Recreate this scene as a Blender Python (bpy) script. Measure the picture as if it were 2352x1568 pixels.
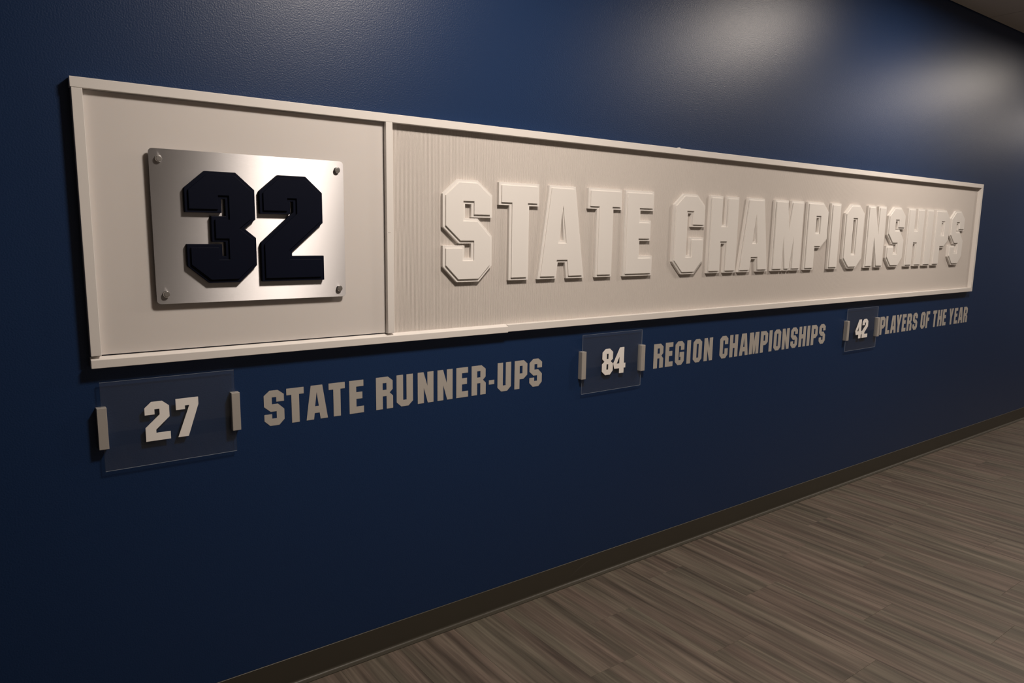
import bpy, math, random
from mathutils import Vector, Matrix
from mathutils.geometry import tessellate_polygon

for o in list(bpy.data.objects):
    bpy.data.objects.remove(o, do_unlink=True)
S = bpy.context.scene
COL = S.collection

# ------------------------------------------------------------------ camera
CAM_D, CAM_H, FOC = 2.2, 1.512, 1651.0
yaw, pit, rol = -0.637, 0.1526, 0.0149
cy, sy, cp, sp, cr, sr = math.cos(yaw), math.sin(yaw), math.cos(pit), math.sin(pit), math.cos(rol), math.sin(rol)
A = Matrix(((cy, 0, sy), (0, 1, 0), (-sy, 0, cy)))
B = Matrix(((1, 0, 0), (0, cp, -sp), (0, sp, cp)))
C = Matrix(((cr, -sr, 0), (sr, cr, 0), (0, 0, 1)))
M = C @ B @ A                                   # (right, down, into wall) -> camera
def w3(v): return Vector((v[0], v[2], -v[1]))
right, up, back = w3(M[0]), -w3(M[1]), -w3(M[2])
cam = bpy.data.cameras.new('camera')
cam.sensor_width = 36.0
cam.sensor_fit = 'HORIZONTAL'
cam.lens = FOC / 2352 * 36
cam.clip_start = 0.05
cam_o = bpy.data.objects.new('camera', cam)
COL.objects.link(cam_o)
cam_o.matrix_world = Matrix(((right.x, up.x, back.x, 0), (right.y, up.y, back.y, -CAM_D),
                             (right.z, up.z, back.z, CAM_H), (0, 0, 0, 1)))
S.camera = cam_o

# ------------------------------------------------------------------ world, lamps, exposure
wd = bpy.data.worlds.new('world'); S.world = wd; wd.use_nodes = True
wd.node_tree.nodes['Background'].inputs[0].default_value = (1.0, 0.86, 0.72, 1)
wd.node_tree.nodes['Background'].inputs[1].default_value = 0.02
S.view_settings.view_transform = 'Standard'
S.view_settings.look = 'None'
S.view_settings.gamma = 1.0
S.view_settings.use_curve_mapping = False
S.view_settings.exposure = 0.08

CEIL = 2.957
LAMPS = [(1.40, -1.24, 44), (4.32, -1.08, 36), (7.32, -1.08, 29), (10.32, -1.08, 29)]   # flush ceiling lights
LAMP_S = 0.34
LAMP_COL = (1.0, 0.875, 0.76)
XL, XR, YF = -2.6, 11.8, -3.31                  # ends of the corridor, opposite wall

for i, (lx, ly, le) in enumerate(LAMPS):
    l = bpy.data.lights.new('ceiling_lamp', 'AREA')
    l.energy = le; l.color = LAMP_COL
    l.shape = 'DISK'; l.size = LAMP_S; l.spread = math.radians(178)
    o = bpy.data.objects.new('ceiling_lamp', l)
    COL.objects.link(o); o.location = (lx, ly, CEIL - 0.035)

# ------------------------------------------------------------------ materials
def new_mat(name):
    m = bpy.data.materials.new(name); m.use_nodes = True
    nt = m.node_tree; b = nt.nodes['Principled BSDF']
    return m, nt, b
def N(nt, t, **kw):
    n = nt.nodes.new(t)
    for k, v in kw.items(): setattr(n, k, v)
    return n
def noise_bump(nt, b, scale, strength, dist=0.001, coord='Object', stretch=None, detail=3):
    tc = N(nt, 'ShaderNodeTexCoord'); no = N(nt, 'ShaderNodeTexNoise')
    no.inputs['Scale'].default_value = scale; no.inputs['Detail'].default_value = detail
    src = tc.outputs[coord]
    if stretch:
        mp = N(nt, 'ShaderNodeMapping'); mp.inputs['Scale'].default_value = stretch
        nt.links.new(src, mp.inputs[0]); src = mp.outputs[0]
    nt.links.new(src, no.inputs['Vector'])
    bu = N(nt, 'ShaderNodeBump'); bu.inputs['Strength'].default_value = strength
    bu.inputs['Distance'].default_value = dist
    nt.links.new(no.outputs['Fac'], bu.inputs['Height'])
    nt.links.new(bu.outputs[0], b.inputs['Normal'])
    return no, bu
def simple(name, col, rough=0.5, spec=0.5, metal=0.0, bump=None):
    m, nt, b = new_mat(name)
    b.inputs['Base Color'].default_value = (*col, 1)
    b.inputs['Roughness'].default_value = rough
    b.inputs['Specular IOR Level'].default_value = spec
    b.inputs['Metallic'].default_value = metal
    if bump: noise_bump(nt, b, *bump)
    return m

# navy eggshell paint with a rolled stipple
m_blue, nt, b = new_mat('navy_wall_paint')
b.inputs['Base Color'].default_value = (0.0072, 0.0275, 0.090, 1)
b.inputs['Roughness'].default_value = 0.37
b.inputs['Specular IOR Level'].default_value = 0.40
noise_bump(nt, b, 230, 0.6, 0.0010)

m_white = simple('white_enamel', (0.80, 0.765, 0.735), 0.42, 0.35, bump=(700, 0.08, 0.0003))
m_letter = simple('white_letter_paint', (0.83, 0.80, 0.77), 0.5, 0.3, bump=(500, 0.08, 0.0003))
m_rib = simple('ribbed_panel_white', (0.645, 0.60, 0.565), 0.55, 0.3)
m_rib_back = m_rib
m_panel, nt, b = new_mat('smooth_panel_white')
b.inputs['Base Color'].default_value = (0.74, 0.70, 0.675, 1)
b.inputs['Roughness'].default_value = 0.32
b.inputs['Specular IOR Level'].default_value = 0.4
b.inputs['Subsurface Weight'].default_value = 0.6
b.inputs['Subsurface Radius'].default_value = (1.0, 0.9, 0.8)
b.inputs['Subsurface Scale'].default_value = 0.010
m_navy = simple('navy_number_paint', (0.0025, 0.0042, 0.0135), 0.5, 0.12, bump=(400, 0.1, 0.0004))
m_vinyl = simple('grey_vinyl', (0.45, 0.42, 0.385), 0.55, 0.3)
m_num = simple('white_numeral', (0.92, 0.885, 0.85), 0.5, 0.3)
m_clip = simple('satin_aluminium_clip', (0.49, 0.46, 0.43), 0.42, 0.5, 0.25, bump=(60, 0.1, 0.0005, 'Object', (1, 1, 0.05)))
m_bolt = simple('polished_steel', (0.72, 0.71, 0.70), 0.28, 0.5, 1.0)
m_base = simple('brown_cove_base_vinyl', (0.049, 0.043, 0.032), 0.46, 0.45, bump=(120, 0.1, 0.0005))
m_scuff = simple('scuff', (0.10, 0.09, 0.075), 0.6, 0.3)
m_opp = simple('pale_wall_paint', (0.26, 0.24, 0.22), 0.6, 0.3)
m_dark = simple('dark_wall_paint', (0.05, 0.05, 0.06), 0.7, 0.3)
m_sub = simple('subfloor', (0.03, 0.025, 0.02), 0.9, 0.1)
m_tile = simple('ceiling_tile_mineral', (0.52, 0.49, 0.45), 0.9, 0.1, bump=(180, 0.5, 0.002))
m_tbar = simple('ceiling_bar', (0.22, 0.20, 0.18), 0.6, 0.3)
m_trim = simple('downlight_trim', (0.75, 0.73, 0.70), 0.4, 0.4)
m_lens, nt, b = new_mat('downlight_lens')
b.inputs['Emission Color'].default_value = (*LAMP_COL, 1)
b.inputs['Emission Strength'].default_value = 12.0

# brushed aluminium, brushed along the length of the plate
m_brush, nt, b = new_mat('brushed_aluminium')
b.inputs['Metallic'].default_value = 1.0
b.inputs['Base Color'].default_value = (0.56, 0.548, 0.56, 1)
b.inputs['Roughness'].default_value = 0.46
b.inputs['Anisotropic'].default_value = 0.96
cx = N(nt, 'ShaderNodeCombineXYZ'); cx.inputs[2].default_value = 1.0
nt.links.new(cx.outputs[0], b.inputs['Tangent'])
no, bu = noise_bump(nt, b, 1.0, 0.35, 0.00035, 'Object', (40, 1, 900), 3)

# clear acrylic: transparent with a Fresnel mirror coat
def clear(name, tint, haze):
    m = bpy.data.materials.new(name); m.use_nodes = True; nt = m.node_tree
    nt.nodes.remove(nt.nodes['Principled BSDF'])
    out = nt.nodes['Material Output']
    tr = N(nt, 'ShaderNodeBsdfTransparent'); tr.inputs[0].default_value = (*tint, 1)
    gl = N(nt, 'ShaderNodeBsdfGlossy'); gl.inputs['Roughness'].default_value = 0.02
    fr = N(nt, 'ShaderNodeFresnel'); fr.inputs[0].default_value = 1.49
    mx = N(nt, 'ShaderNodeMixShader')
    ge = N(nt, 'ShaderNodeNewGeometry'); iv = N(nt, 'ShaderNodeMath', operation='SUBTRACT'); iv.inputs[0].default_value = 1
    ml = N(nt, 'ShaderNodeMath', operation='MULTIPLY')
    nt.links.new(ge.outputs['Backfacing'], iv.inputs[1]); iv.inputs[0].default_value = 1; m19 = N(nt, 'ShaderNodeMath', operation='MULTIPLY'); m19.inputs[1].default_value = 1.85
    nt.links.new(iv.outputs[0], m19.inputs[0]); nt.links.new(m19.outputs[0], ml.inputs[0]); nt.links.new(fr.outputs[0], ml.inputs[1])
    nt.links.new(ml.outputs[0], mx.inputs[0]); nt.links.new(tr.outputs[0], mx.inputs[1]); nt.links.new(gl.outputs[0], mx.inputs[2])
    di = N(nt, 'ShaderNodeBsdfDiffuse'); di.inputs[0].default_value = (0.62, 0.68, 0.78, 1)
    m2 = N(nt, 'ShaderNodeMixShader'); m2.inputs[0].default_value = haze
    nt.links.new(mx.outputs[0], m2.inputs[1]); nt.links.new(di.outputs[0], m2.inputs[2])
    nt.links.new(m2.outputs[0], out.inputs[0])
    return m
m_acr = clear('clear_acrylic', (0.97, 0.98, 0.98), 0.012)
m_acr_edge = clear('acrylic_edge', (0.8, 0.85, 0.9), 0.30)

# grey-brown vinyl planks, streaked along the plank
m_plank, nt, b = new_mat('grey_brown_vinyl_plank')
tc = N(nt, 'ShaderNodeTexCoord'); oi = N(nt, 'ShaderNodeObjectInfo')
mul = N(nt, 'ShaderNodeMath', operation='MULTIPLY'); mul.inputs[1].default_value = 37.0
nt.links.new(oi.outputs['Random'], mul.inputs[0])
cb = N(nt, 'ShaderNodeCombineXYZ'); nt.links.new(mul.outputs[0], cb.inputs[0]); nt.links.new(mul.outputs[0], cb.inputs[1]); nt.links.new(mul.outputs[0], cb.inputs[2])
add = N(nt, 'ShaderNodeVectorMath', operation='ADD')
nt.links.new(tc.outputs['Object'], add.inputs[0]); nt.links.new(cb.outputs[0], add.inputs[1])
def streak(sx, sy_, det, rough=0.5, dist=0.0):
    mp = N(nt, 'ShaderNodeMapping'); mp.inputs['Scale'].default_value = (sx, sy_, 1)
    nt.links.new(add.outputs[0], mp.inputs[0])
    no = N(nt, 'ShaderNodeTexNoise'); no.inputs['Scale'].default_value = 1; no.inputs['Detail'].default_value = det
    no.inputs['Roughness'].default_value = rough; no.inputs['Distortion'].default_value = dist
    nt.links.new(mp.outputs[0], no.inputs['Vector']); return no
n1 = streak(34, 1.6, 2.5, 0.55, 0.3); n2 = streak(150, 2.6, 3, 0.6); n3 = streak(12, 1.0, 2)
mixa = N(nt, 'ShaderNodeMath', operation='MULTIPLY_ADD'); mixa.inputs[1].default_value = 0.28
nt.links.new(n2.outputs['Fac'], mixa.inputs[0]); 
m1 = N(nt, 'ShaderNodeMath', operation='MULTIPLY_ADD'); m1.inputs[1].default_value = 0.72; m1.inputs[2].default_value = 0.0
nt.links.new(n1.outputs['Fac'], m1.inputs[0]); nt.links.new(m1.outputs[0], mixa.inputs[2])
ramp = N(nt, 'ShaderNodeValToRGB')
ramp.color_ramp.elements[0].position = 0.34; ramp.color_ramp.elements[0].color = (0.056, 0.046, 0.038, 1)
ramp.color_ramp.elements[1].position = 0.66; ramp.color_ramp.elements[1].color = (0.17, 0.143, 0.118, 1)
e = ramp.color_ramp.elements.new(0.5); e.color = (0.108, 0.089, 0.073, 1)
nt.links.new(mixa.outputs[0], ramp.inputs[0])
r2 = N(nt, 'ShaderNodeValToRGB')
r2.color_ramp.elements[0].position = 0.35; r2.color_ramp.elements[0].color = (0.97, 1.02, 0.96, 1)
r2.color_ramp.elements[1].position = 0.65; r2.color_ramp.elements[1].color = (1.06, 0.98, 0.97, 1)
nt.links.new(n3.outputs['Fac'], r2.inputs[0])
mxc = N(nt, 'ShaderNodeMixRGB', blend_type='MULTIPLY'); mxc.inputs[0].default_value = 1.0
nt.links.new(ramp.outputs[0], mxc.inputs[1]); nt.links.new(r2.outputs[0], mxc.inputs[2])
nt.links.new(mxc.outputs[0], b.inputs['Base Color'])
b.inputs['Roughness'].default_value = 0.5
b.inputs['Specular IOR Level'].default_value = 0.3
bu = N(nt, 'ShaderNodeBump'); bu.inputs['Strength'].default_value = 0.15; bu.inputs['Distance'].default_value = 0.0006
nt.links.new(n2.outputs['Fac'], bu.inputs['Height']); nt.links.new(bu.outputs[0], b.inputs['Normal'])

# ------------------------------------------------------------------ helpers
def mesh_obj(name, verts, faces, mats, parent=None, origin=None, fmat=None, smooth=False):
    """verts are world coordinates; origin (world) becomes the object's origin"""
    if origin is None:
        origin = Vector((0, 0, 0)) if parent is None else Vector(parent['_org'])
    me = bpy.data.meshes.new(name)
    me.from_pydata([tuple(Vector(v) - Vector(origin)) for v in verts], [], faces)
    for m in (mats if isinstance(mats, (list, tuple)) else [mats]): me.materials.append(m)
    if fmat:
        for p, k in zip(me.polygons, fmat): p.material_index = k
    if smooth:
        for p in me.polygons: p.use_smooth = True
    me.update()
    o = bpy.data.objects.new(name, me); COL.objects.link(o)
    if parent is not None:
        o.parent = parent
        o.location = Vector(origin) - Vector(parent['_org'])
    else:
        o.location = origin
    o['_org'] = tuple(origin)
    return o
def tag(o, label=None, cat=None, group=None, kind=None):
    if label: o['label'] = label
    if cat: o['category'] = cat
    if group: o['group'] = group
    if kind: o['kind'] = kind
    return o
def thing(name, loc, label, cat, group=None):
    o = bpy.data.objects.new(name, None); COL.objects.link(o)
    o.empty_display_size = 0.05
    o.location = loc; o['_org'] = tuple(loc)
    return tag(o, label, cat, group)
def box_geo(x0, x1, y0, y1, z0, z1):
    v = [(x0, y0, z0), (x1, y0, z0), (x1, y1, z0), (x0, y1, z0), (x0, y0, z1), (x1, y0, z1), (x1, y1, z1), (x0, y1, z1)]
    f = [(0, 3, 2, 1), (4, 5, 6, 7), (0, 1, 5, 4), (1, 2, 6, 5), (2, 3, 7, 6), (3, 0, 4, 7)]
    return v, f
def box(name, x0, x1, y0, y1, z0, z1, mat, parent=None, bevel=0.0, origin=None):
    v, f = box_geo(x0, x1, y0, y1, z0, z1)
    o = mesh_obj(name, v, f, mat, parent, origin)
    if bevel: add_bevel(o, bevel)
    return o
def add_bevel(o, w, seg=2, ang=30):
    b = o.modifiers.new('bevel', 'BEVEL'); b.width = w; b.segments = seg
    b.limit_method = 'ANGLE'; b.angle_limit = math.radians(ang)
    return b
def area2(r): return sum(r[i][0] * r[(i + 1) % len(r)][1] - r[(i + 1) % len(r)][0] * r[i][1] for i in range(len(r)))
def offset(ring, d):
    """grow (outer ccw) by d; a hole must be given cw to shrink"""
    n = len(ring); out = []
    for i in range(n):
        p0, p1, p2 = Vector(ring[i - 1]), Vector(ring[i]), Vector(ring[(i + 1) % n])
        a = (p1 - p0).normalized(); c = (p2 - p1).normalized()
        na, nc = Vector((a.y, -a.x)), Vector((c.y, -c.x))
        k = 1 + na.dot(nc)
        out.append(tuple(p1 + (na + nc) * (d / max(k, 0.25))))
    return out
def prep(rings):
    res = []
    for i, r in enumerate(rings):
        ccw = area2(r) > 0
        res.append(list(r) if ccw == (i == 0) else list(reversed(r)))
    return res
def extrude(rings, y_back, y_front):
    """rings in (x, z); y_front is nearer the viewer (more negative)"""
    flat = [p for r in rings for p in r]; n = len(flat)
    tris = tessellate_polygon([[Vector((p[0], p[1], 0)) for p in r] for r in rings])
    v = [(p[0], y_front, p[1]) for p in flat] + [(p[0], y_back, p[1]) for p in flat]
    f = []
    for t in tris:
        a, b_, c = t
        ar = (flat[b_][0] - flat[a][0]) * (flat[c][1] - flat[a][1]) - (flat[c][0] - flat[a][0]) * (flat[b_][1] - flat[a][1])
        if abs(ar) < 1e-14: continue
        if ar < 0: b_, c = c, b_
        f.append((a, b_, c)); f.append((a + n, c + n, b_ + n))
    k = 0
    for r in rings:
        m_ = len(r)
        for i in range(m_):
            j = (i + 1) % m_
            f.append((k + j, k + i, k + i + n, k + j + n))
        k += m_
    return v, f

# ------------------------------------------------------------------ block typeface (cap height 1)
G = {
'S': (.56, [[(.16,1),(.39,1),(.56,.87),(.56,.67),(.345,.67),(.345,.805),(.22,.805),(.22,.61),(.39,.61),(.56,.445),(.56,.15),(.41,0),(.155,0),(0,.15),(0,.33),(.215,.33),(.215,.2),(.345,.2),(.345,.4),(.18,.4),(0,.555),(0,.865)]]),
'T': (.50, [[(0,1),(.5,1),(.5,.81),(.36,.81),(.36,0),(.14,0),(.14,.81),(0,.81)]]),
'A': (.64, [[(.145,1),(.49,1),(.64,0),(.42,0),(.395,.185),(.245,.185),(.22,0),(0,0)], [(.318,.80),(.26,.385),(.375,.385)]]),
'E': (.46, [[(0,1),(.455,1),(.455,.81),(.22,.81),(.22,.64),(.415,.64),(.415,.435),(.22,.435),(.22,.2),(.46,.2),(.46,0),(0,0)]]),
'F': (.455,[[(0,1),(.455,1),(.455,.81),(.22,.81),(.22,.62),(.40,.62),(.40,.42),(.22,.42),(.22,0),(0,0)]]),
'L': (.44, [[(0,1),(.22,1),(.22,.2),(.44,.2),(.44,0),(0,0)]]),
'Y': (.58, [[(0,1),(.215,1),(.29,.62),(.365,1),(.58,1),(.40,.41),(.40,0),(.18,0),(.18,.41)]]),
'R': (.57, [[(0,1),(.4,1),(.56,.87),(.56,.6),(.455,.5),(.57,.39),(.57,0),(.35,0),(.35,.4),(.22,.4),(.22,0),(0,0)], [(.22,.81),(.35,.81),(.35,.595),(.22,.595)]]),
'U': (.57, [[(0,1),(.225,1),(.225,.2),(.345,.2),(.345,1),(.57,1),(.57,.145),(.41,0),(.16,0),(0,.145)]]),
'N': (.57, [[(0,1),(.21,1),(.35,.55),(.35,1),(.57,1),(.57,0),(.365,0),(.22,.49),(.22,0),(0,0)]]),
'-': (.22, [[(0,.30),(.22,.30),(.22,.447),(0,.447)]]),
'P': (.555,[[(0,1),(.4,1),(.555,.87),(.555,.47),(.39,.34),(.22,.34),(.22,0),(0,0)], [(.22,.81),(.345,.81),(.345,.54),(.22,.54)]]),
'G': (.56, [[(.15,1),(.41,1),(.555,.87),(.555,.63),(.345,.63),(.345,.8),(.22,.8),(.22,.2),(.34,.2),(.34,.34),(.275,.34),(.275,.54),(.555,.54),(.555,.15),(.40,0),(.165,0),(0,.155),(0,.87)]]),
'I': (.235,[[(0,0),(.235,0),(.235,1),(0,1)]]),
'O': (.56, [[(.155,1),(.4,1),(.56,.87),(.56,.145),(.4,0),(.16,0),(0,.145),(0,.87)], [(.22,.8),(.345,.8),(.345,.2),(.22,.2)]]),
'C': (.565,[[(.16,1),(.41,1),(.565,.87),(.565,.625),(.345,.625),(.345,.8),(.22,.8),(.22,.2),(.34,.2),(.34,.435),(.56,.435),(.56,.15),(.41,0),(.16,0),(0,.155),(0,.87)]]),
'H': (.575,[[(0,1),(.22,1),(.22,.615),(.355,.615),(.355,1),(.575,1),(.575,0),(.355,0),(.355,.405),(.22,.405),(.22,0),(0,0)]]),
'M': (.70, [[(0,1),(.29,1),(.355,.57),(.42,1),(.70,1),(.70,0),(.49,0),(.49,.48),(.415,0),(.30,0),(.225,.49),(.225,0),(0,0)]]),
'2': (.57, [[(.16,1),(.41,1),(.565,.865),(.565,.58),(.24,.28),(.24,.195),(.57,.195),(.57,0),(0,0),(0,.35),(.34,.66),(.34,.805),(.225,.805),(.225,.675),(0,.675),(0,.855)]]),
'3': (.56, [[(.16,1),(.405,1),(.56,.865),(.56,.60),(.46,.51),(.56,.42),(.56,.145),(.41,0),(.16,0),(0,.145),(0,.335),(.22,.335),(.22,.2),(.345,.2),(.345,.405),(.175,.405),(.175,.61),(.345,.61),(.345,.805),(.225,.805),(.225,.67),(0,.67),(0,.855)]]),
'7': (.54, [[(0,1),(.54,1),(.54,.81),(.27,0),(.02,0),(.32,.81),(.215,.81),(.215,.715),(0,.715)]]),
'8': (.56, [[(.17,1),(.39,1),(.55,.865),(.55,.60),(.44,.515),(.56,.42),(.56,.15),(.42,0),(.17,0),(0,.15),(0,.42),(.12,.515),(.01,.62),(.01,.87)], [(.23,.81),(.325,.81),(.325,.61),(.23,.61)], [(.23,.41),(.325,.41),(.325,.20),(.23,.20)]]),
'4': (.65, [[(.34,1),(.565,1),(.565,.38),(.65,.38),(.65,.195),(.565,.195),(.565,0),(.33,0),(.33,.195),(.07,.195),(0,.395)], [(.33,.66),(.33,.38),(.18,.38)]]),
}
def glyph(ch, x0, z0, h, xs=1.0, grow=0.0):
    """rings in metres with the font cell's lower left corner at (x0, z0)"""
    rings = prep(G[ch][1])
    out = [[(x0 + p[0] * h * xs, z0 + p[1] * h) for p in r] for r in rings]
    return [offset(r, grow) for r in out] if grow else out

# ------------------------------------------------------------------ the setting
o = box('wall_back', XL - 0.1, XR + 0.1, 0, 0.12, -0.05, 3.2, m_blue); tag(o, kind='structure')
o = box('wall_front', XL - 0.1, XR + 0.1, YF - 0.12, YF, -0.05, 3.2, m_opp); tag(o, kind='structure')
o = box('wall_left', XL - 0.12, XL, YF, 0, -0.05, 3.2, m_dark); tag(o, kind='structure')
o = box('wall_right', XR, XR + 0.12, YF, 0, -0.05, 3.2, m_opp); tag(o, kind='structure')

# floor: slab with one object per plank
floor = box('floor', XL, XR, YF, 0, -0.05, -0.004, m_sub); tag(floor, kind='structure')
PW, PL = 0.2286, 0.897
def plank_mesh(w, l):
    g = 0.00015; bv = 0.0004
    x0, x1, y0, y1 = g - w / 2, w / 2 - g, g - l / 2, l / 2 - g
    v = [(x0, y0, -.0035), (x1, y0, -.0035), (x1, y1, -.0035), (x0, y1, -.0035),
         (x0, y0, -bv), (x1, y0, -bv), (x1, y1, -bv), (x0, y1, -bv),
         (x0 + bv, y0 + bv, 0), (x1 - bv, y0 + bv, 0), (x1 - bv, y1 - bv, 0), (x0 + bv, y1 - bv, 0)]
    f = [(8, 9, 10, 11)]
    for a, c in ((0, 4), (4, 8)):
        for i in range(4):
            j = (i + 1) % 4; f.append((a + i, a + j, c + j, c + i))
    me = bpy.data.meshes.new('plank'); me.from_pydata(v, [], f); me.materials.append(m_plank); me.update()
    return me
pm = {}
random.seed(4)
KNOWN = {-2: -.547, -1: -.297, 1: -.170, 2: -.510, 3: -.900, 4: -.370, 5: -.655, 6: -.240, 7: -.490, 8: -.894, 0: -.70}
k0 = math.ceil((XL - 2.04) / PW); k1 = math.floor((XR - 2.04) / PW)
for k in range(k0 - 1, k1 + 1):
    x0 = max(2.04 + k * PW, XL); x1 = min(2.04 + (k + 1) * PW, XR)
    j = KNOWN.get(k, -random.uniform(0.08, 0.88))
    ys = [0.0 - 0.012]; y = j
    while y > YF: ys.append(y); y -= PL
    ys.append(YF)
    for a, c in zip(ys[:-1], ys[1:]):
        w, l = x1 - x0, a - c
        if w < 0.02 or l < 0.02: continue
        key = (round(w, 3), round(l, 3))
        if key not in pm: pm[key] = plank_mesh(w, l)
        p = bpy.data.objects.new('plank', pm[key]); COL.objects.link(p)
        p.parent = floor; p.location = ((x0 + x1) / 2, (a + c) / 2, 0)

# cove base along the blue wall (swept profile)
def sweep_x(name, prof, x0, x1, mat, parent=None, smooth=False):
    n = len(prof)
    v = [(x0, y, z) for y, z in prof] + [(x1, y, z) for y, z in prof]
    f = [(i, (i + 1) % n, (i + 1) % n + n, i + n) for i in range(n)] + [tuple(reversed(range(n))), tuple(range(n, 2 * n))]
    o = mesh_obj(name, v, f, mat, parent)
    return o
BT = 0.0985
prof = [(0, 0.0005), (0, BT), (-0.0022, BT), (-0.0032, BT - 0.0008), (-0.0034, 0.0135)]
for i in range(1, 7):
    a = math.radians(90 * i / 6)
    prof.append((-0.0034 - 0.0085 * (1 - math.cos(a)), 0.0135 - 0.0095 * math.sin(a)))
prof += [(-0.0225, 0.0026), (-0.0228, 0.0002)]
bb = sweep_x('baseboard_back', prof, XL, XR, m_base); tag(bb, kind='structure')
v, f = [], []
def ribbon(pts, w, yy):
    vs, fs = [], []
    for i, (x, z) in enumerate(pts):
        k = w * (1 - abs(2 * i / (len(pts) - 1) - 1) ** 2) + 0.0003
        vs += [(x, yy, z - k), (x, yy, z + k)]
    for i in range(len(pts) - 1):
        a = 2 * i; fs.append((a, a + 2, a + 3, a + 1))
    return vs, fs
v, f = ribbon([(1.955, .030), (1.985, .046), (2.015, .060), (2.05, .075), (2.10, .083)], 0.0011, -0.0037)
mesh_obj('scuff_mark', v, f, m_scuff, bb)
v, f = ribbon([(1.072, .034), (1.074, .042), (1.073, .050), (1.075, .056)], 0.0014, -0.0037)
mesh_obj('scuff_mark', v, f, m_scuff, bb)
o = box('baseboard_front', XL, XR, YF, YF + 0.004, 0.0002, 0.10, m_base); tag(o, kind='structure')

# lay-in ceiling
ceil = box('ceiling', XL, XR, YF, 0, CEIL + 0.02, CEIL + 0.06, m_sub); tag(ceil, kind='structure')
TL = 0.61
tm = {}
def tile_mesh(w, l):
    x, y, bv = w / 2 - 0.0035, l / 2 - 0.0035, 0.002
    v = [(-x, -y, .016), (x, -y, .016), (x, y, .016), (-x, y, .016), (-x, -y, bv), (x, -y, bv), (x, y, bv), (-x, y, bv),
         (-x + bv, -y + bv, 0), (x - bv, -y + bv, 0), (x - bv, y - bv, 0), (-x + bv, y - bv, 0)]
    f = [(11, 10, 9, 8)]
    for a, c in ((0, 4), (4, 8)):
        for i in range(4):
            j = (i + 1) % 4; f.append((a + j, a + i, c + i, c + j))
    me = bpy.data.meshes.new('ceiling_tile'); me.from_pydata(v, [], f); me.materials.append(m_tile); me.update()
    return me
xs = [XL]; x = 5.528 - TL * 14
while x < XR:
    if x > XL + 0.05: xs.append(x)
    x += TL
xs.append(XR)
ys = [0, -0.44, -1.05, -1.66, -2.27, -2.88, YF]
for a, c in zip(xs[:-1], xs[1:]):
    for d, e_ in zip(ys[:-1], ys[1:]):
        key = (round(c - a, 3), round(d - e_, 3))
        if key not in tm: tm[key] = tile_mesh(c - a, d - e_)
        p = bpy.data.objects.new('ceiling_tile', tm[key]); COL.objects.link(p)
        p.parent = ceil; p.location = ((a + c) / 2, (d + e_) / 2, CEIL)
for x in xs[1:-1]: box('ceiling_bar', x - 0.003, x + 0.003, YF, 0, CEIL + 0.0015, CEIL + 0.019, m_tbar, ceil)
for y in ys[1:-1]: box('ceiling_bar', XL, XR, y - 0.003, y + 0.003, CEIL + 0.001, CEIL + 0.0185, m_tbar, ceil)

# downlights (fixtures of the four lamps)
def ring_mesh(name, cx_, cy_, r0, r1, z0, z1, mat, parent, seg=40):
    v, f = [], []
    for i in range(seg):
        a = 2 * math.pi * i / seg; c_, s_ = math.cos(a), math.sin(a)
        v += [(cx_ + r1 * c_, cy_ + r1 * s_, z1), (cx_ + (r1 - .004) * c_, cy_ + (r1 - .004) * s_, z0),
              (cx_ + r0 * c_, cy_ + r0 * s_, z0), (cx_ + r0 * c_, cy_ + r0 * s_, z1)]
    for i in range(seg):
        j = (i + 1) % seg
        for k in range(4):
            l_ = (k + 1) % 4; f.append((4 * i + k, 4 * j + k, 4 * j + l_, 4 * i + l_))
    return mesh_obj(name, v, f, mat, parent, smooth=False)
names = ['nearest the frame\'s left half', 'above the end of the word STATE', 'beyond the far end of the frame', 'farthest along the corridor']
for i, (lx, ly, le) in enumerate(LAMPS):
    t = thing('ceiling_light', (lx, ly, CEIL - 0.012), 'round white flush ceiling light ' + names[i], 'ceiling light', 'flush lights in the ceiling')
    ring_mesh('trim_ring', lx, ly, 0.19, 0.215, CEIL - 0.018, CEIL, m_trim, t)
    seg = 40
    v = [(lx + 0.189 * math.cos(2 * math.pi * q / seg), ly + 0.189 * math.sin(2 * math.pi * q / seg), z) for z in (CEIL - 0.004, CEIL) for q in range(seg)]
    f = [tuple(reversed(range(seg))), tuple(range(seg, 2 * seg))] + [(q, (q + 1) % seg, (q + 1) % seg + seg, q + seg) for q in range(seg)]
    mesh_obj('lens', v, f, m_lens, t)

# ------------------------------------------------------------------ framed sign board
FX0, FX1 = 0.2165, 5.677
FT, FB = 1.8797, 1.1358
DF = 0.028                                     # front of the frame off the wall
LP, RP = 0.011, 0.005                          # front of the left / ribbed panel off the wall
board = thing('sign_board', (3.0, 0, FB), 'long white framed board, smooth left bay and ribbed right bay, on the navy wall', 'sign')
RAIL = 0.0262
box('top_rail', FX0, FX1, -DF, 0, FT - RAIL, FT, m_white, board, 0.0012)
box('side_rail', FX0 + 0.0022, FX0 + 0.0272, -DF, 0, 1.1656, FT - RAIL - 0.0006, m_white, board, 0.0012)
box('side_rail', FX1 - 0.0262, FX1, -DF, 0, FB + 0.0262, FT - RAIL - 0.0004, m_white, board, 0.0012)
box('divider', 1.0885, 1.1126, -DF, 0, 1.1646, FT - RAIL - 0.0004, m_white, board, 0.0012)
box('bottom_rail', 1.5878, FX1, -DF, 0, FB - 0.001, FB + 0.0258, m_white, board, 0.0012)
zt = 1.1621
sag = [(-0.001, 1.1358), (-0.001, zt), (-0.0105, zt), (-0.0295, zt - 0.0068), (-0.0295, zt - 0.0068 - 0.0227), (-0.008, 1.1343)]
o = sweep_x('bottom_rail', sag, FX0 + 0.001, 1.5878, m_white, board); add_bevel(o, 0.001)
tag(o, 'loose bottom rail sagging forward')
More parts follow.
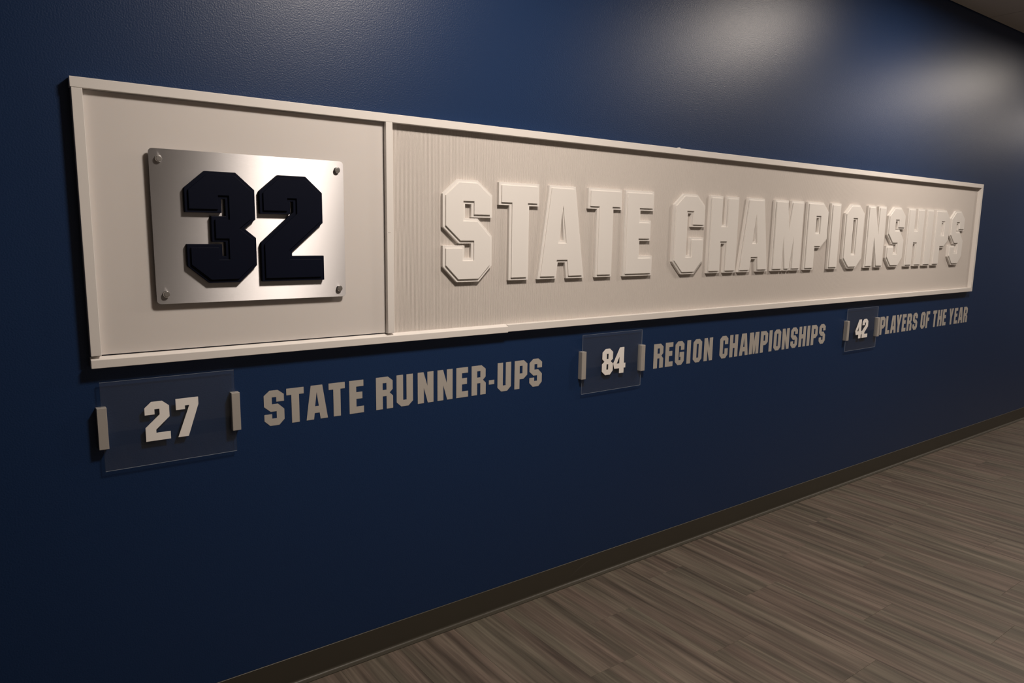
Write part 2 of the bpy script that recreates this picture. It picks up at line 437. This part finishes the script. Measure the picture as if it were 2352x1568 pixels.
box('smooth_panel', FX0 + 0.0272, 1.0875, -LP, -0.001, 1.1659, FT - RAIL - 0.0005, m_panel, board)
# ribbed sheet: real vertical ribs 4.9 mm apart
x0, x1 = 1.1126, FX1 - 0.0262
P = 0.0049; n = int((x1 - x0) / P)
z0, z1 = 1.158, FT - RAIL - 0.0003
shape = [(0.0, -0.0004), (0.10, 0.0006), (0.30, 0.0010), (0.70, 0.0010), (0.90, 0.0006)]
pts = []
for i in range(n + 1):
    for u, hgt in shape:
        x = x0 + (i + u) * P
        if x < x1: pts.append((x, -RP - hgt + 0.0010))
pts.append((x1, -RP + 0.0010))
v = [(x, y, z0) for x, y in pts] + [(x, y, z1) for x, y in pts]
m_ = len(pts)
f = [(i, i + 1, i + 1 + m_, i + m_) for i in range(m_ - 1)]
b0 = len(v)
v += [(x0, -0.001, z0), (x1, -0.001, z0), (x0, -0.001, z1), (x1, -0.001, z1)]
f += [(b0, b0 + 2, b0 + 3, b0 + 1), (0, m_, b0 + 2, b0), (m_ - 1, b0 + 1, b0 + 3, 2 * m_ - 1)]
mesh_obj('ribbed_panel', v, f, m_rib, board)
# small lump of filler on top of the rail, nick on the divider
v, f = box_geo(2.4990, 2.5110, -0.026, -0.016, FT - 0.001, FT + 0.0035)
o = mesh_obj('filler_lump', v, f, m_white, board); add_bevel(o, 0.0015)
v, f = box_geo(1.0925, 1.1015, -DF - 0.0003, -DF + 0.001, 1.5003, 1.5013)
mesh_obj('nick', v, f, simple('nick', (0.35, 0.32, 0.28), 0.7), board)

# ------------------------------------------------------------------ raised white letters
BASE_B, BASE_F, FACE_F = RP, RP + 0.0125, RP + 0.0178
HB, ZB = 0.3591, 1.3282
MB = 0.0085
H0 = HB - 2 * MB
BIG = [('S', 1.3015, 'first letter S of STATE'), ('T', 1.5385, 'first T of STATE'), ('A', 1.7255, 'A of STATE'),
       ('T', 1.9765, 'second T of STATE'), ('E', 2.1840, 'E of STATE'),
       ('C', 2.4885, 'C that begins CHAMPIONSHIPS'), ('H', 2.7330, 'first H of CHAMPIONSHIPS'), ('A', 2.9670, 'A of CHAMPIONSHIPS'),
       ('M', 3.2380, 'M of CHAMPIONSHIPS'), ('P', 3.5285, 'first P of CHAMPIONSHIPS'), ('I', 3.7595, 'first I of CHAMPIONSHIPS'),
       ('O', 3.9050, 'O of CHAMPIONSHIPS'), ('N', 4.1480, 'N of CHAMPIONSHIPS'), ('S', 4.3910, 'first S of CHAMPIONSHIPS'),
       ('H', 4.6330, 'second H of CHAMPIONSHIPS'), ('I', 4.8745, 'second I of CHAMPIONSHIPS'),
       ('P', 5.0010, 'second P of CHAMPIONSHIPS'), ('S', 5.2250, 'last S of CHAMPIONSHIPS, nearest the right end')]
for ch, bx, what in BIG:
    bx *= 1.0046
    t = thing('raised_letter', (bx, -BASE_B, ZB), 'white two-layer raised block letter, the ' + what, 'letter', 'raised letters on the ribbed bay')
    gx, gz = bx + MB, ZB + MB
    v, f = extrude(glyph(ch, gx, gz, H0, 1, MB), -BASE_B, -BASE_F)
    o = mesh_obj('base_layer', v, f, m_letter, t); add_bevel(o, 0.0007)
    v, f = extrude(glyph(ch, gx, gz, H0, 1, -0.0018), -BASE_F, -FACE_F)
    o = mesh_obj('face_layer', v, f, m_letter, t); add_bevel(o, 0.0007)

# ------------------------------------------------------------------ brushed plate with bolts, and the 32
PF = 0.026
px0, px1, pz0, pz1 = 0.3863, 0.9408, 1.2965, 1.7181
plate = thing('metal_plate', (px0, -LP, pz0), 'brushed aluminium plate with rounded corners behind the navy number 32', 'plate')
r = 0.011; ring = []
for cxx, czz, a0 in ((px1 - r, pz0 + r, -90), (px1 - r, pz1 - r, 0), (px0 + r, pz1 - r, 90), (px0 + r, pz0 + r, 180)):
    for q in range(7):
        a = math.radians(a0 + 15 * q); ring.append((cxx + r * math.cos(a), czz + r * math.sin(a)))
v, f = extrude([ring], -(PF - 0.003), -PF)
o = mesh_obj('plate', v, f, m_brush, plate); add_bevel(o, 0.0004, 1)
def cyl_y(name, cx_, cz_, prof, mat, parent, seg=28):
    """prof: (radius, y) from back to front"""
    v, f = [], []
    for r_, y in prof:
        for i in range(seg):
            a = 2 * math.pi * i / seg; v.append((cx_ + r_ * math.cos(a), y, cz_ + r_ * math.sin(a)))
    for k in range(len(prof) - 1):
        for i in range(seg):
            j = (i + 1) % seg; f.append((k * seg + i, k * seg + j, (k + 1) * seg + j, (k + 1) * seg + i))
    f.append(tuple(range(seg))); f.append(tuple(reversed(range((len(prof) - 1) * seg, len(prof) * seg))))
    return mesh_obj(name, v, f, mat, parent)
for bx, bz in ((0.4104, 1.6911), (0.9182, 1.6906), (0.4109, 1.3243), (0.9182, 1.3231)):
    o = cyl_y('standoff_bolt', bx, bz, [(0.009, -LP), (0.009, -PF + 0.003), (0.0092, -PF), (0.0092, -PF - 0.0065), (0.0082, -PF - 0.0078), (0.006, -PF - 0.0082)], m_bolt, plate)
NUM = {'3': [(.178,1),(.448,1),(.613,.85),(.613,.58),(.51,.495),(.613,.41),(.613,.155),(.45,0),(.18,0),(0,.155),(0,.353),(.303,.353),(.303,.242),(.333,.242),(.333,.372),(.217,.372),(.217,.605),(.345,.605),(.345,.758),(.313,.758),(.313,.633),(0,.633),(0,.845)],
       '2': [(.178,1),(.448,1),(.612,.85),(.612,.56),(.295,.28),(.295,.24),(.615,.24),(.615,0),(0,0),(0,.365),(.318,.655),(.318,.756),(.29,.756),(.29,.635),(0,.635),(0,.845)]}
NB_F, NF_F = PF + 0.0125, PF + 0.0175
for ch, bx, what in (('3', 0.4683, 'numeral 3, left digit of the 32 on the metal plate'), ('2', 0.6734, 'numeral 2, right digit of the 32 on the metal plate')):
    t = thing('raised_number', (bx, -PF, 1.3524), 'navy blue two-layer raised block ' + what, 'number', 'navy digits on the metal plate')
    ring = prep([[(bx + p[0] * 0.3122, 1.3524 + p[1] * 0.3122) for p in NUM[ch]]])
    v, f = extrude(ring, -PF, -NB_F)
    o = mesh_obj('base_layer', v, f, m_navy, t); add_bevel(o, 0.0012)
    v, f = extrude([offset(ring[0], -0.0098)], -NB_F, -NF_F)
    o = mesh_obj('face_layer', v, f, m_navy, t); add_bevel(o, 0.0008)

# ------------------------------------------------------------------ flat grey lettering on the wall
HT = 0.1122
WORDS = [
 ('STATE', [('S', .6750), ('T', .7460), ('A', .8090), ('T', .8855), ('E', .9570)]),
 ('RUNNER-UPS', [('R', 1.0540), ('U', 1.1319), ('N', 1.2151), ('N', 1.2957), ('E', 1.3756), ('R', 1.4427), ('-', 1.5210), ('U', 1.5610), ('P', 1.6420), ('S', 1.7155)]),
 ('REGION', [('R', 2.4275), ('E', 2.5055), ('G', 2.5730), ('I', 2.6550), ('O', 2.7000), ('N', 2.7800)]),
 ('CHAMPIONSHIPS', [('C', 2.8995), ('H', 2.9775), ('A', 3.0566), ('M', 3.1385), ('P', 3.2322), ('I', 3.3068), ('O', 3.3490), ('N', 3.4252), ('S', 3.5045), ('H', 3.5820), ('I', 3.6605), ('P', 3.7020), ('S', 3.7805)]),
 ('PLAYERS', [('P', 4.4615), ('L', 4.5330), ('A', 4.5948), ('Y', 4.6665), ('E', 4.7440), ('R', 4.8095), ('S', 4.8880)]),
 ('OF', [('O', 4.9975), ('F', 5.0725)]),
 ('THE', [('T', 5.1700), ('H', 5.2430), ('E', 5.3195)]),
 ('YEAR', [('Y', 5.4170), ('E', 5.5000), ('A', 5.5660), ('R', 5.6485)]),
]
LINE = {'STATE': 'STATE RUNNER-UPS', 'RUNNER-UPS': 'STATE RUNNER-UPS', 'REGION': 'REGION CHAMPIONSHIPS', 'CHAMPIONSHIPS': 'REGION CHAMPIONSHIPS'}
ORD = ['first', 'second', 'third']
for word, items in WORDS:
    line = LINE.get(word, 'PLAYERS OF THE YEAR'); seen = {}
    for ch, gx in items:
        seen[ch] = seen.get(ch, 0) + 1
        tot = sum(1 for c_, _ in items if c_ == ch)
        nm = 'hyphen' if ch == '-' else 'letter ' + ch
        which = (ORD[seen[ch] - 1] + ' ') if tot > 1 else ''
        z0 = 0.8966 + 0.0023 * gx
        v, f = extrude(glyph(ch, gx, z0, HT), -0.0001, -0.0007)
        o = mesh_obj('vinyl_hyphen' if ch == '-' else 'vinyl_letter', v, f, m_vinyl, origin=(gx, 0, z0))
        tag(o, 'flat grey vinyl %s%s in %s of the wall line %s' % (which, nm, word, line), 'letter', 'vinyl letters of the line ' + line)

# ------------------------------------------------------------------ acrylic number plaques in metal clips
AZ0, AZ1, AY0, AY1 = 0.8400, 1.0895, 0.0080, 0.0125
for x0, digits, where in ((0.2345, [('2', .3396), ('7', .4212)], 'STATE RUNNER-UPS'),
                          (1.9845, [('8', 2.0957), ('4', 2.1612)], 'REGION CHAMPIONSHIPS'),
                          (4.0500, [('4', 4.1490), ('2', 4.2255)], 'PLAYERS OF THE YEAR')):
    num = ''.join(d[0] for d in digits); x1 = x0 + 0.3515
    t = thing('acrylic_plaque', (x0, 0, AZ0), 'clear acrylic plaque with white number %s, left of %s' % (num, where), 'plaque', 'acrylic number plaques')
    v, f = box_geo(x0, x1, -AY1, -AY0, AZ0, AZ1)
    fm = [1, 1, 0, 1, 0, 1]
    mesh_obj('acrylic_sheet', v, f, [m_acr, m_acr_edge], t, fmat=fm)
    for cx_ in (x0, x1):
        o = box('clip', cx_ - 0.0120, cx_ + 0.0120, -0.0225, 0, 0.9060, 1.0215, m_clip, t, 0.0008)
    for d, gx in digits:
        v, f = extrude(glyph(d, gx, 0.9085, 0.1130), -AY1, -AY1 - 0.0012)
        mesh_obj('numeral', v, f, m_num, t)

for o in bpy.data.objects:
    if '_org' in o: del o['_org']
